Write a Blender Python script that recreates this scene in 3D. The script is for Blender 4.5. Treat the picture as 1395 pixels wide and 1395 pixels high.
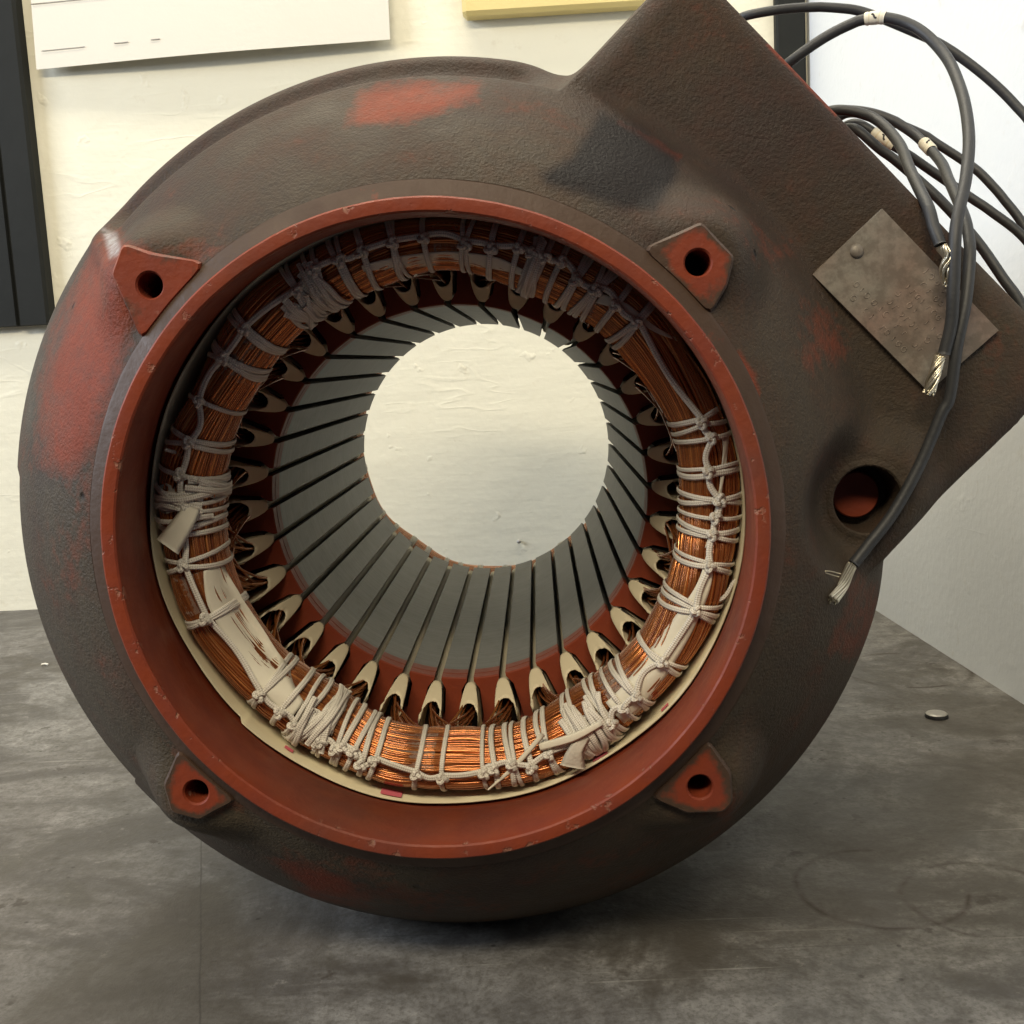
import bpy, math, random
import numpy as np
from mathutils import Matrix, Vector
random.seed(7); rng = np.random.default_rng(7)
scn = bpy.context.scene
for o in list(bpy.data.objects): bpy.data.objects.remove(o)

# ------------------------------------------------------------------ camera
# Axis frame: origin on the bore axis at the front of the spigot ring, x right, y along the bore, z up.
H = 0.181                      # height of the bore axis above the bench
F, C0 = 1500.0, 697.5          # focal length and centre of the 1395 px photograph
cY = np.array([730-C0, C0-490, -F]); cY /= np.linalg.norm(cY)
cZ = np.array([-.05, 1, 0.]); cZ = cZ-cY*(cZ@cY); cZ /= np.linalg.norm(cZ)
cX = np.cross(cY, cZ)
OFF = np.array([-.0377, .3666, -.0589])      # axis origin seen from the camera
cam_d = bpy.data.cameras.new('camera'); cam = bpy.data.objects.new('camera', cam_d)
scn.collection.objects.link(cam); scn.camera = cam
cam_d.sensor_width = 36; cam_d.lens = 36*F/1395; cam_d.clip_start = .01; cam_d.clip_end = 60
R3 = Matrix((cX.tolist(), cY.tolist(), cZ.tolist()))      # camera -> world rotation
cam.matrix_world = Matrix.Translation((-OFF[0], -OFF[1], -OFF[2]+H)) @ R3.to_4x4()
cam_d.dof.use_dof = False

def ray(u, v):
    d = np.array([(u-C0)/F, (C0-v)/F, -1]); return np.array([d@cX, d@cY, d@cZ])
def unp(u, v, y):              # photograph point -> (x, z) on the plane at depth y
    d = ray(u, v); s = (OFF[1]+y)/d[1]; return d[0]*s-OFF[0], d[2]*s-OFF[2]
def P3(u, v, y):
    x, z = unp(u, v, y); return (x, y, z)
def pol(u, v, y):
    x, z = unp(u, v, y); return math.atan2(z, x), math.hypot(x, z)
def to_px(V):
    Q = np.outer(V[:, 0]+OFF[0], cX)+np.outer(V[:, 1]+OFF[1], cY)+np.outer(V[:, 2]+OFF[2], cZ)
    return C0+F*Q[:, 0]/-Q[:, 2], C0-F*Q[:, 1]/-Q[:, 2]

# ------------------------------------------------------------------ light
w = bpy.data.worlds.new('World'); scn.world = w; w.use_nodes = True
w.node_tree.nodes['Background'].inputs[0].default_value = (.70, .80, 1, 1)
w.node_tree.nodes['Background'].inputs[1].default_value = .055
def area(name, loc, aim, sx, sy, power, col):
    l = bpy.data.lights.new(name, 'AREA'); l.shape = 'RECTANGLE'; l.size = sx; l.size_y = sy
    l.energy = power; l.color = col
    o = bpy.data.objects.new(name, l); scn.collection.objects.link(o); o.location = loc
    o.rotation_euler = (Vector(aim)-Vector(loc)).to_track_quat('-Z', 'Y').to_euler(); return o
area('ceiling_lamp', (-.15, .40, 1.75), (-.15, .40, 0), 1.2, .20, 24, (1, .92, .75))       # fluorescent tubes, warm
area('ceiling_lamp', (-.22, -1.0, 1.25), (-.02, .05, .15), 1.2, .20, 24, (1, .87, .64))
area('window_light', (-1.9, -.25, 1.0), (.34, .35, .25), .9, .9, 42, (.80, .88, 1))
scn.view_settings.view_transform = 'Standard'; scn.view_settings.look = 'None'
scn.view_settings.gamma = 1; scn.view_settings.use_curve_mapping = False
scn.view_settings.exposure = 0.0
scn.render.engine = 'CYCLES'
scn.render.resolution_x = 1024; scn.render.resolution_y = 1024

# ------------------------------------------------------------------ material helpers
class NT:
    def __init__(s, name):
        s.m = bpy.data.materials.new(name); s.m.use_nodes = True; s.t = s.m.node_tree
        s.b = s.t.nodes['Principled BSDF']; s.out = s.t.nodes['Material Output']
        s.co = s.t.nodes.new('ShaderNodeTexCoord')
    def n(s, typ, **kw):
        k = s.t.nodes.new('ShaderNode'+typ)
        for a, v in kw.items(): setattr(k, a, v)
        return k
    def put(s, inp, v):
        if v is None: return
        if isinstance(v, bpy.types.NodeSocket): s.t.links.new(v, inp)
        elif hasattr(v, 'outputs'): s.t.links.new(v.outputs[0], inp)
        else: inp.default_value = v
    def math(s, op, a, b=None, clamp=False):
        k = s.n('Math', operation=op, use_clamp=clamp); s.put(k.inputs[0], a); s.put(k.inputs[1], b); return k.outputs[0]
    def noise(s, scale, detail=3, rough=.55, vec=None, dist=0):
        k = s.n('TexNoise'); s.put(k.inputs['Vector'], vec or s.co.outputs['Object'])
        k.inputs['Scale'].default_value = scale; k.inputs['Detail'].default_value = detail
        k.inputs['Roughness'].default_value = rough; k.inputs['Distortion'].default_value = dist; return k.outputs[0]
    def ramp(s, fac, stops):
        k = s.n('ValToRGB'); s.put(k.inputs[0], fac); e = k.color_ramp.elements
        while len(e) < len(stops): e.new(.5)
        for el, (p, c) in zip(e, stops):
            el.position = p; el.color = (c, c, c, 1) if isinstance(c, (int, float)) else (*c, 1)
        return k.outputs[0]
    def mix(s, fac, a, b, mode='MIX'):
        k = s.n('MixRGB', blend_type=mode); s.put(k.inputs[0], fac)
        for i, v in ((1, a), (2, b)):
            s.put(k.inputs[i], (*v, 1) if isinstance(v, tuple) and len(v) == 3 else v)
        return k.outputs[0]
    def map(s, scale, rot=(0, 0, 0), vec=None):
        k = s.n('Mapping'); s.put(k.inputs[0], vec or s.co.outputs['Object'])
        k.inputs['Scale'].default_value = scale; k.inputs['Rotation'].default_value = rot; return k.outputs[0]
    def bump(s, h, dist, strength=1, base=None):
        k = s.n('Bump'); s.put(k.inputs['Height'], h); k.inputs['Distance'].default_value = dist
        k.inputs['Strength'].default_value = strength
        if base is not None: s.put(k.inputs['Normal'], base)
        return k.outputs[0]
    def fin(s, col=None, rough=None, metal=None, nrm=None, spec=None, **kw):
        if isinstance(col, tuple): col = (*col, 1)
        s.put(s.b.inputs['Base Color'], col); s.put(s.b.inputs['Roughness'], rough)
        s.put(s.b.inputs['Metallic'], metal); s.put(s.b.inputs['Normal'], nrm)
        s.put(s.b.inputs['Specular IOR Level'], spec)
        for k, v in kw.items(): s.put(s.b.inputs[k.replace('_', ' ')], v)
        return s.m

RED = (.205, .036, .012); BROWN = (.041, .027, .018); GREYB = (.054, .041, .027)
def mat_casting():
    t = NT('painted_casting')
    at = t.n('Attribute', attribute_name='paint')
    sep = t.n('SeparateColor'); t.put(sep.inputs[0], at.outputs['Color'])
    big = t.noise(9, 4); mid = t.noise(45, 4, .6); fine = t.noise(260, 3, .6)
    brown = t.mix(t.ramp(big, [(.35, 0.), (.65, 1.)]), BROWN, GREYB)
    brown = t.mix(t.ramp(t.noise(5, 5, .65, dist=.6), [(.50, 0.), (.68, .75)]), brown, (.074, .061, .043))
    brown = t.mix(t.ramp(t.noise(7, 5, .65, t.map((1, 1, 1), (1, 2, 3)), .8), [(.50, 0.), (.66, .8)]), brown, (.036, .022, .018))
    brown = t.mix(t.ramp(mid, [(.45, 0.), (.8, .45)]), brown, (.085, .035, .022))
    brown = t.mix(t.ramp(fine, [(.35, .35), (.6, 0.)]), brown, (.03, .025, .02))
    red = t.mix(t.ramp(mid, [(.4, 0.), (.75, .6)]), RED, (.13, .03, .018))
    f = t.math('ADD', sep.outputs[0], t.math('MULTIPLY', t.math('SUBTRACT', mid, .5), 1.3))
    f = t.math('ADD', f, t.math('MULTIPLY', t.math('SUBTRACT', fine, .5), .8))
    f = t.ramp(f, [(.22, 0.), (1.0, .86)])
    col = t.mix(f, brown, red)
    col = t.mix(t.math('MULTIPLY', sep.outputs[1], .93), col, (.006, .0045, .005))
    col = t.mix(t.math('MULTIPLY', sep.outputs[2], t.ramp(fine, [(.3, .25), (.6, 1.)])), col, (.30, .30, .31))  # pale colour standing in for window light caught on the edge
    # specks of bare pits
    v = t.n('TexVoronoi'); t.put(v.inputs['Vector'], t.co.outputs['Object']); v.inputs['Scale'].default_value = 55
    pit = t.ramp(v.outputs['Distance'], [(.05, 1.), (.11, 0.)])
    pit = t.math('MULTIPLY', pit, t.ramp(t.noise(30, 1), [(.58, 0.), (.62, 1.)]))
    col = t.mix(pit, col, (.012, .01, .009))
    b = t.bump(t.noise(900, 2, .6), .0007, .75)
    b = t.bump(t.noise(420, 2, .6), .0009, .28, b)
    b = t.bump(t.noise(28, 2), .004, .16, b)
    b = t.bump(t.math('MULTIPLY', pit, -1.), .001, .8, b)
    r = t.ramp(mid, [(.3, .56), (.7, .72)])
    return t.fin(col, r, 0., b, .22)
def mat_red():
    t = NT('red_primer')
    mid = t.noise(60, 4, .6); fine = t.noise(350, 3, .6)
    col = t.mix(t.ramp(mid, [(.38, 0.), (.72, .8)]), RED, (.15, .028, .016))
    col = t.mix(t.ramp(t.noise(16, 3), [(.5, 0.), (.75, .35)]), col, (.07, .05, .036))
    at = t.n('Attribute', attribute_name='paint'); sep = t.n('SeparateColor'); t.put(sep.inputs[0], at.outputs['Color'])
    chip = t.math('MULTIPLY', sep.outputs[2], t.ramp(t.noise(120, 4, .65), [(.60, 0.), (.66, 1.)]))
    col = t.mix(t.math('MULTIPLY', chip, .6), col, (.36, .22, .15))
    dust = t.ramp(t.math('ADD', sep.outputs[0], t.math('MULTIPLY', t.math('SUBTRACT', t.noise(75, 5, .7), .5), 1.7)), [(.30, 0.), (.62, .92)])
    col = t.mix(dust, col, t.mix(mid, GREYB, BROWN))
    b = t.bump(fine, .0006, .35); b = t.bump(t.noise(90, 3), .0015, .22, b); b = t.bump(t.math('MULTIPLY', chip, -1.), .0006, .8, b)
    return t.fin(col, t.ramp(mid, [(.3, .44), (.7, .62)]), 0., b, .32)
def mat_steel():
    t = NT('core_steel')
    col = t.mix(t.noise(30, 4), (.115, .120, .118), (.19, .195, .19))
    lam = t.n('TexWave', bands_direction='Y'); lam.inputs['Scale'].default_value = 320; lam.inputs['Distortion'].default_value = .5
    t.put(lam.inputs['Vector'], t.co.outputs['Object'])
    col = t.mix(t.ramp(t.noise(140, 4, .7), [(.5, 0.), (.75, .4)]), col, (.07, .065, .055))
    ring = t.noise(9, 3, .6, t.map((1, 55, 1)))
    col = t.mix(t.ramp(ring, [(.45, 0.), (.68, .45)]), col, (.085, .085, .08))
    col = t.mix(t.ramp(t.noise(34, 4, .7), [(.60, 0.), (.72, .5)]), col, (.11, .065, .04))
    return t.fin(col, .5, .35, t.bump(ring, .0003, .5), .4)
def mat_plain(name, a, b, scale, rough, bumpd=.0004, bs=250, spec=.4, metal=0.):
    t = NT(name); col = t.mix(t.noise(scale, 4, .6), a, b)
    return t.fin(col, rough, metal, t.bump(t.noise(bs, 3, .6), bumpd, .5), spec)
def mat_copper():
    t = NT('enamelled_copper')
    oi = t.n('Attribute', attribute_name='shade')
    col = t.mix(oi.outputs['Fac'], (.26, .068, .024), (.74, .285, .080))
    return t.fin(col, .25, .72, None, .5, Coat_Weight=.4, Coat_Roughness=.12)
def mat_cord():
    t = NT('braided_cord')
    sep = t.n('SeparateXYZ'); t.put(sep.inputs[0], t.co.outputs['UV'])
    u = t.math('MULTIPLY', sep.outputs[0], 3600.); v = t.math('MULTIPLY', sep.outputs[1], 6.2832*3)
    br = t.math('MULTIPLY', t.math('SINE', t.math('ADD', u, v)), t.math('SINE', t.math('SUBTRACT', u, v)))
    br = t.math('ADD', t.math('MULTIPLY', br, .5), .5)
    col = t.mix(t.noise(90, 3), (.60, .56, .48), (.82, .79, .71))
    col = t.mix(t.ramp(br, [(.0, .55), (.5, 0.)]), col, (.22, .17, .11))
    return t.fin(col, .55, 0., t.bump(br, .0003, .8), .4)
def mat_sleeve():
    t = NT('clear_tape')
    wv = t.n('TexWave', wave_type='BANDS', bands_direction='X'); t.put(wv.inputs['Vector'], t.co.outputs['UV'])
    wv.inputs['Scale'].default_value = 190; wv.inputs['Distortion'].default_value = 3; wv.inputs['Detail Scale'].default_value = 30
    al = t.math('ADD', t.ramp(wv.outputs[0], [(.35, .16), (.8, .55)]), t.ramp(t.noise(160, 3), [(.5, 0.), (.7, .28)]))
    m = t.fin(t.mix(t.noise(120, 2), (.62, .50, .42), (.78, .72, .64)), .22, 0., t.bump(wv.outputs[0], .0005, .7), .7, Alpha=al)
    return m
def mat_bench():
    t = NT('stained_bench')
    P = t.co.outputs['Object']
    n1 = t.noise(3.2, 6, .62, dist=.4); n2 = t.noise(17, 7, .70, dist=.5); n3 = t.noise(110, 5, .75)
    st = t.noise(7, 7, .68, t.map((1, 1.25, 1), (0, 0, .45)), .9); st2 = t.noise(13, 6, .7, t.map((1, 1.2, 1), (0, 0, -.7)), .9)
    col = t.mix(t.ramp(n2, [(.34, 0.), (.66, 1.)]), (.092, .088, .082), (.225, .216, .20))
    col = t.mix(t.ramp(n1, [(.42, .0), (.66, .65)]), col, (.105, .090, .082))
    col = t.mix(t.ramp(st, [(.50, 0.), (.60, .75)]), col, (.052, .046, .042))
    col = t.mix(t.ramp(st2, [(.54, 0.), (.63, .7)]), col, (.062, .056, .046))
    col = t.mix(t.ramp(st, [(.27, .45), (.42, 0.)]), col, (.30, .29, .262))
    col = t.mix(t.ramp(n3, [(.38, .55), (.56, 0.)]), col, (.055, .048, .040))
    col = t.mix(t.ramp(n3, [(.60, 0.), (.75, .45)]), col, (.36, .34, .30))
    n4 = t.noise(420, 3, .7)
    col = t.mix(t.ramp(n4, [(.36, .50), (.52, 0.)]), col, (.06, .052, .042))
    sp = t.noise(38, 4, .7)
    col = t.mix(t.ramp(sp, [(.64, 0.), (.68, .75)]), col, (.04, .032, .025))
    for sx, rz, th_, cc in ((60, .5, .70, (.32, .31, .28)), (60, -.8, .71, (.035, .03, .026)), (60, 1.3, .715, (.34, .33, .30))):
        sc = t.noise(5, 2, .5, t.map((1, sx, 1), (0, 0, rz)))
        col = t.mix(t.ramp(sc, [(th_, 0.), (th_+.02, .35)]), col, cc)
    gv = t.n('TexVoronoi'); t.put(gv.inputs['Vector'], P); gv.inputs['Scale'].default_value = 95
    gr_ = t.math('MULTIPLY', t.ramp(gv.outputs['Distance'], [(.07, 1.), (.13, 0.)]), t.ramp(t.noise(21, 2), [(.50, 0.), (.58, 1.)]))
    col = t.mix(t.math('MULTIPLY', gr_, .8), col, (.028, .023, .018))
    oil = t.ramp(t.noise(5.5, 6, .62, t.map((1, 1, 1), (0, 0, 2.2)), .8), [(.52, 0.), (.60, .72)])
    col = t.mix(oil, col, (.052, .044, .034))
    sep = t.n('SeparateXYZ'); t.put(sep.inputs[0], P)
    wob = t.math('MULTIPLY', t.math('SUBTRACT', t.noise(30, 3), .5), .006)
    wob2 = t.ramp(t.noise(33, 4, .65), [(.42, .0), (.58, 1.)])
    for cx, cy, rr, wd, am in ((.298, .425, .0445, .0016, .8), (.179, .0985, .0365, .0013, .75), (.2190, .084, .0335, .0014, .75)):
        dx = t.math('SUBTRACT', sep.outputs[0], cx); dy = t.math('SUBTRACT', sep.outputs[1], cy)
        d = t.math('SQRT', t.math('ADD', t.math('MULTIPLY', dx, dx), t.math('MULTIPLY', dy, dy)))
        d = t.math('ABSOLUTE', t.math('SUBTRACT', t.math('ADD', d, wob), rr))
        f = t.math('SUBTRACT', 1., t.math('DIVIDE', d, wd*1.7), True)
        f = t.math('MULTIPLY', t.math('MULTIPLY', f, wob2), am*1.3, True)
        col = t.mix(f, col, (.035, .024, .016))
    # a hair crack running towards the front
    cr = t.math('ADD', sep.outputs[0], t.math('MULTIPLY', sep.outputs[1], .30))
    cr = t.math('ABSOLUTE', t.math('SUBTRACT', t.math('ADD', cr, t.math('MULTIPLY', wob, .35)), -.0965))
    cr = t.math('MULTIPLY', t.math('SUBTRACT', 1., t.math('DIVIDE', cr, .0006), True), t.math('LESS_THAN', sep.outputs[0], -.09))
    col = t.mix(t.math('MULTIPLY', cr, .8), col, (.03, .025, .02))
    b = t.bump(n3, .0010, .35); b = t.bump(n2, .003, .25, b)
    return t.fin(col, t.ramp(n2, [(.3, .42), (.7, .66)]), 0., b, .4)
def mat_wall(name, a, b, deep):
    t = NT(name)
    col = t.mix(t.noise(4, 4), a, b)
    col = t.mix(t.ramp(t.noise(60, 4, .7), [(.62, 0.), (.75, .18)]), col, (.45, .36, .22))
    sc = t.noise(16, 2, .5, t.map((.55, 1, 2.2), (0, .50, 0)), .3)
    s1 = t.ramp(sc, [(.47, 0.), (.50, 1.), (.53, 0.)])
    s1 = t.math('MULTIPLY', s1, t.ramp(t.noise(9, 2), [(.5, 0.), (.62, 1.)]))
    s2 = t.noise(26, 3, .55, t.map((.35, 1, 3.0), (0, .42, 0)), .2)
    bb = t.bump(t.noise(20, 3, .5), .006, .22*deep); bb = t.bump(s2, .003, .16*deep, bb); bb = t.bump(s1, .0012, .20*deep, bb); bb = t.bump(t.noise(160, 3), .0006, .4, bb)
    lump = t.ramp(t.noise(30, 3), [(.66, 0.), (.75, 1.)])
    bb = t.bump(lump, .002, .4*deep, bb)
    return t.fin(col, .55, 0., bb, .35)

M = dict(cast=mat_casting(), red=mat_red(), steel=mat_steel(), copper=mat_copper(), cord=mat_cord(), sleeve=mat_sleeve(),
    bench=mat_bench(), wall=mat_wall('plaster_wall', (.75, .72, .59), (.69, .66, .53), .9), wall2=mat_wall('white_wall', (.74, .765, .79), (.68, .71, .74), .25),
    liner=mat_plain('slot_paper', (.54, .47, .32), (.68, .61, .44), 60, .6),
    liner2=mat_plain('sleeve_paper', (.56, .50, .33), (.66, .60, .42), 25, .5, spec=.5),
    white=mat_plain('phase_paper', (.62, .58, .46), (.76, .72, .60), 40, .7),
    cloth=mat_plain('glass_cloth', (.40, .36, .29), (.66, .62, .53), 140, .8, .0012, 420),
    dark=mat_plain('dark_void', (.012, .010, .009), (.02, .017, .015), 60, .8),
    rubber=mat_plain('cable_rubber', (.018, .019, .021), (.034, .035, .038), 80, .52, .0003, 500, .45),
    mark=mat_plain('marker_sleeve', (.62, .58, .46), (.74, .70, .58), 90, .45),
    ink=mat_plain('black_ink', (.012, .012, .012), (.03, .03, .03), 200, .6),
    tin=mat_plain('tinned_strand', (.55, .50, .38), (.72, .67, .55), 300, .3, .0003, 800, .6, .9),
    plate=None, paper=mat_plain('drawing_paper', (.64, .61, .54), (.60, .57, .50), 6, .75, .0004, 120),
    pencil=mat_plain('printed_line', (.34, .32, .30), (.42, .40, .36), 80, .8),
    wood=mat_plain('yellow_wood', (.58, .46, .18), (.66, .54, .24), 20, .5),
    black=mat_plain('black_trim', (.009, .010, .009), (.015, .016, .015), 30, .68, .0006, 90, .2),
    pink=mat_plain('pink_ink', (.68, .10, .16), (.62, .20, .22), 120, .6),
    zinc=mat_plain('dull_zinc', (.30, .28, .25), (.42, .40, .36), 200, .45, .0003, 500, .5, .6))
def mat_plate():
    t = NT('name_plate')
    n = t.noise(24, 4); f = t.noise(160, 4, .7)
    col = t.mix(t.ramp(n, [(.40, 0.), (.68, .75)]), (.235, .21, .175), (.235, .13, .10))
    col = t.mix(t.ramp(f, [(.42, .55), (.6, 0.)]), col, (.10, .082, .065))
    return t.fin(col, .5, .2, t.bump(f, .0004, .5), .4)
M['plate'] = mat_plate()

# ------------------------------------------------------------------ mesh helpers
def mk(name, V, Fc, mat=None, uv=None, smooth=True, mats=None, midx=None, col=None, shade=None, sharp=None):
    me = bpy.data.meshes.new(name); me.from_pydata(np.asarray(V, float).tolist(), [], [list(map(int, q)) for q in Fc])
    for m in (mats or ([mat] if mat else [])): me.materials.append(m)
    if midx is not None: me.polygons.foreach_set('material_index', np.asarray(midx, np.int32))
    if smooth: me.polygons.foreach_set('use_smooth', np.ones(len(me.polygons), bool))
    li = np.empty(len(me.loops), np.int32); me.loops.foreach_get('vertex_index', li)
    if uv is not None:
        l = me.uv_layers.new(name='UVMap'); l.data.foreach_set('uv', np.asarray(uv, np.float32)[li].ravel())
    if col is not None:
        a = me.color_attributes.new('paint', 'FLOAT_COLOR', 'POINT')
        c4 = np.ones((len(V), 4), np.float32); c4[:, :3] = col; a.data.foreach_set('color', c4.ravel())
    if shade is not None:
        a = me.attributes.new('shade', 'FLOAT', 'POINT'); a.data.foreach_set('value', np.asarray(shade, np.float32))
    if sharp: me.set_sharp_from_angle(angle=math.radians(sharp))
    me.update(); return me
def ob(name, me, parent=None, loc=(0, 0, 0), rot=(0, 0, 0)):
    o = bpy.data.objects.new(name, me); scn.collection.objects.link(o); o.location = loc; o.rotation_euler = rot
    if parent is not None: o.parent = parent
    return o
def tag(o, label, cat, group=None):
    o['label'] = label; o['category'] = cat
    if group: o['group'] = group
    return o
def grid_faces(nu, nv, closed_u=False, closed_v=False, base=0, flip=False):
    i, j = np.meshgrid(np.arange(nu if closed_u else nu-1), np.arange(nv if closed_v else nv-1), indexing='ij')
    a = i*nv+j; b = ((i+1) % nu)*nv+j; c = ((i+1) % nu)*nv+(j+1) % nv; d = i*nv+(j+1) % nv
    f = np.stack([a, d, c, b] if flip else [a, b, c, d], -1).reshape(-1, 4)+base; return f
def spline(P, n, closed=False):
    P = np.asarray(P, float); k = len(P)
    if closed: Q = np.vstack([P[-1], P, P[0], P[1]]); segs = k
    else: Q = np.vstack([2*P[0]-P[1], P, 2*P[-1]-P[-2]]); segs = k-1
    t = np.linspace(0, segs, n, endpoint=not closed); i = np.minimum(t.astype(int), segs-1); f = (t-i)[:, None]
    a, b, c, d = Q[i], Q[i+1], Q[i+2], Q[i+3]
    return .5*(2*b+(c-a)*f+(2*a-5*b+4*c-d)*f*f+(3*b-a-3*c+d)*f**3)
def tube(P, rw, rt=None, nrm=None, closed=False, sides=8, cap=True):
    """vertices, faces, uv of a (flattened) tube along P; rw across, rt along the normal"""
    P = np.asarray(P, float); n = len(P); rt = rw if rt is None else rt
    T = np.roll(P, -1, 0)-np.roll(P, 1, 0)
    if not closed: T[0] = P[1]-P[0]; T[-1] = P[-1]-P[-2]
    T /= np.linalg.norm(T, axis=1)[:, None]+1e-12
    if nrm is None:
        N = np.zeros_like(P); v = np.array([0, 0, 1.]) if abs(T[0][2]) < .9 else np.array([1., 0, 0])
        for i in range(n):
            v = v-T[i]*(v@T[i]); v /= np.linalg.norm(v)+1e-12; N[i] = v
    else:
        N = np.asarray(nrm, float); N = N-T*(N*T).sum(1)[:, None]; N /= np.linalg.norm(N, axis=1)[:, None]+1e-12
    B = np.cross(T, N)
    a = np.arange(sides)*2*np.pi/sides
    rw = np.broadcast_to(np.asarray(rw, float), (n,)); rt = np.broadcast_to(np.asarray(rt, float), (n,))
    V = P[:, None]+B[:, None]*(np.cos(a)[None, :, None]*rw[:, None, None])+N[:, None]*(np.sin(a)[None, :, None]*rt[:, None, None])
    L = np.concatenate([[0], np.cumsum(np.linalg.norm(np.diff(P, axis=0), axis=1))])
    uv = np.stack([np.repeat(L, sides), np.tile(np.arange(sides)/sides, n)], 1)
    Fc = grid_faces(n, sides, closed, True).tolist()
    if cap and not closed: Fc += [list(range(sides))[::-1], [(n-1)*sides+k for k in range(sides)]]
    return V.reshape(-1, 3), Fc, uv
def join(parts):
    V, Fc, U, b = [], [], [], 0
    for p in parts:
        V.append(p[0]); Fc += [[q+b for q in f] for f in p[1]]; U.append(p[2] if len(p) > 2 and p[2] is not None else np.zeros((len(p[0]), 2))); b += len(p[0])
    return np.vstack(V), Fc, np.vstack(U)
def lathe(prof, n=360, jit=0):
    """prof: list of (r, y) about the bore axis"""
    prof = np.asarray(prof, float); a = np.linspace(0, 2*np.pi, n, endpoint=False)
    r = prof[None, :, 0]+np.zeros((n, 1))
    if jit:
        k = sum(np.sin(a*f+p)/f**.5 for f, p in ((3, 1), (7, 2), (17, .4), (41, 3), (83, 5)))
        r = r+jit*k[:, None]*.5
    V = np.stack([r*np.cos(a)[:, None], np.broadcast_to(prof[:, 1], r.shape), r*np.sin(a)[:, None]], -1)
    return V.reshape(-1, 3), grid_faces(n, len(prof), True, False)
def boxm(x0, x1, y0, y1, z0, z1, bev=0.):
    b = bev
    V = []
    for x, sx in ((x0, 1), (x1, -1)):
        for y, sy in ((y0, 1), (y1, -1)):
            for z, sz in ((z0, 1), (z1, -1)):
                V += [(x+sx*b, y+sy*b, z), (x+sx*b, y, z+sz*b), (x, y+sy*b, z+sz*b)]
    import bmesh
    bm = bmesh.new(); vs = [bm.verts.new(v) for v in V]; bmesh.ops.remove_doubles(bm, verts=bm.verts, dist=1e-7)
    bmesh.ops.convex_hull(bm, input=bm.verts); me = bpy.data.meshes.new('box'); bm.to_mesh(me); bm.free(); return me
def sstep(a, b, x):
    t = np.clip((x-a)/(b-a), 0, 1); return t*t*(3-2*t)
def vnoise(n, k, seed):
    g = np.random.default_rng(seed).normal(size=k); x = np.linspace(0, k, n, endpoint=False); i = x.astype(int); f = x-i; f = f*f*(3-2*f)
    return g[i % k]*(1-f)+g[(i+1) % k]*f

# ------------------------------------------------------------------ the setting (world z = 0 is the bench)
def sheet(name, V, mat):
    o = ob(name, mk(name, V, [[0, 1, 2, 3]], mat, smooth=False)); o['kind'] = 'structure'; return o
WY = .795
wx = lambda y: .3325+.0445*(.61-y)
bt = [(-1.3, -.14), (wx(-.14), -.14), (wx(WY), WY), (-1.3, WY)]
o = ob('bench_top', mk('bench_top', [(x, y, z) for z in (-.04, 0) for x, y in bt], [[3, 2, 1, 0], [4, 5, 6, 7], [0, 1, 5, 4], [1, 2, 6, 5], [2, 3, 7, 6], [3, 0, 4, 7]], M['bench'], smooth=False)); o['kind'] = 'structure'
sheet('wall_back', [(-1.3, WY, -.3), (wx(WY), WY, -.3), (wx(WY), WY, 1.5), (-1.3, WY, 1.5)], M['wall'])
sheet('wall_right', [(wx(WY), WY, -.3), (wx(-.14), -.14, -.3), (wx(-.14), -.14, 1.5), (wx(WY), WY, 1.5)], M['wall2'])

# black trim boards on the wall
def profile_bar(name, prof, z0, z1, mat):      # prof: (x, y) outline, extruded up
    n = len(prof); V = [(x, y, z) for z in (z0, z1) for x, y in prof]
    Fc = [[i, (i+1) % n, n+(i+1) % n, n+i] for i in range(n)]+[list(range(n))[::-1], list(range(n, 2*n))]
    return mk(name, V, Fc, mat, smooth=False)
zb = H+.1225
pr = [(-.60, WY), (-.60, WY-.012), (-.500, WY-.012), (-.498, WY-.009), (-.4955, WY-.009), (-.4935, WY-.016), (-.4665, WY-.016), (-.4635, WY-.013), (-.4625, WY)]
tag(ob('black_board', profile_bar('black_board', pr, zb, zb+.75, M['black'])), 'tall black grooved trim board on cream wall beside the drawing sheet', 'trim board', 'black trim boards on the cream wall')
pr = [(.2915, WY), (.2915, WY-.010), (.2935, WY-.012), (.3185, WY-.012), (.3205, WY-.010), (.3205, WY)]
tag(ob('black_board', profile_bar('black_strip', pr, H+.05, zb+.75, M['black'])), 'narrow black strip standing in wall corner behind the cables', 'trim board', 'black trim boards on the cream wall')

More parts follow.
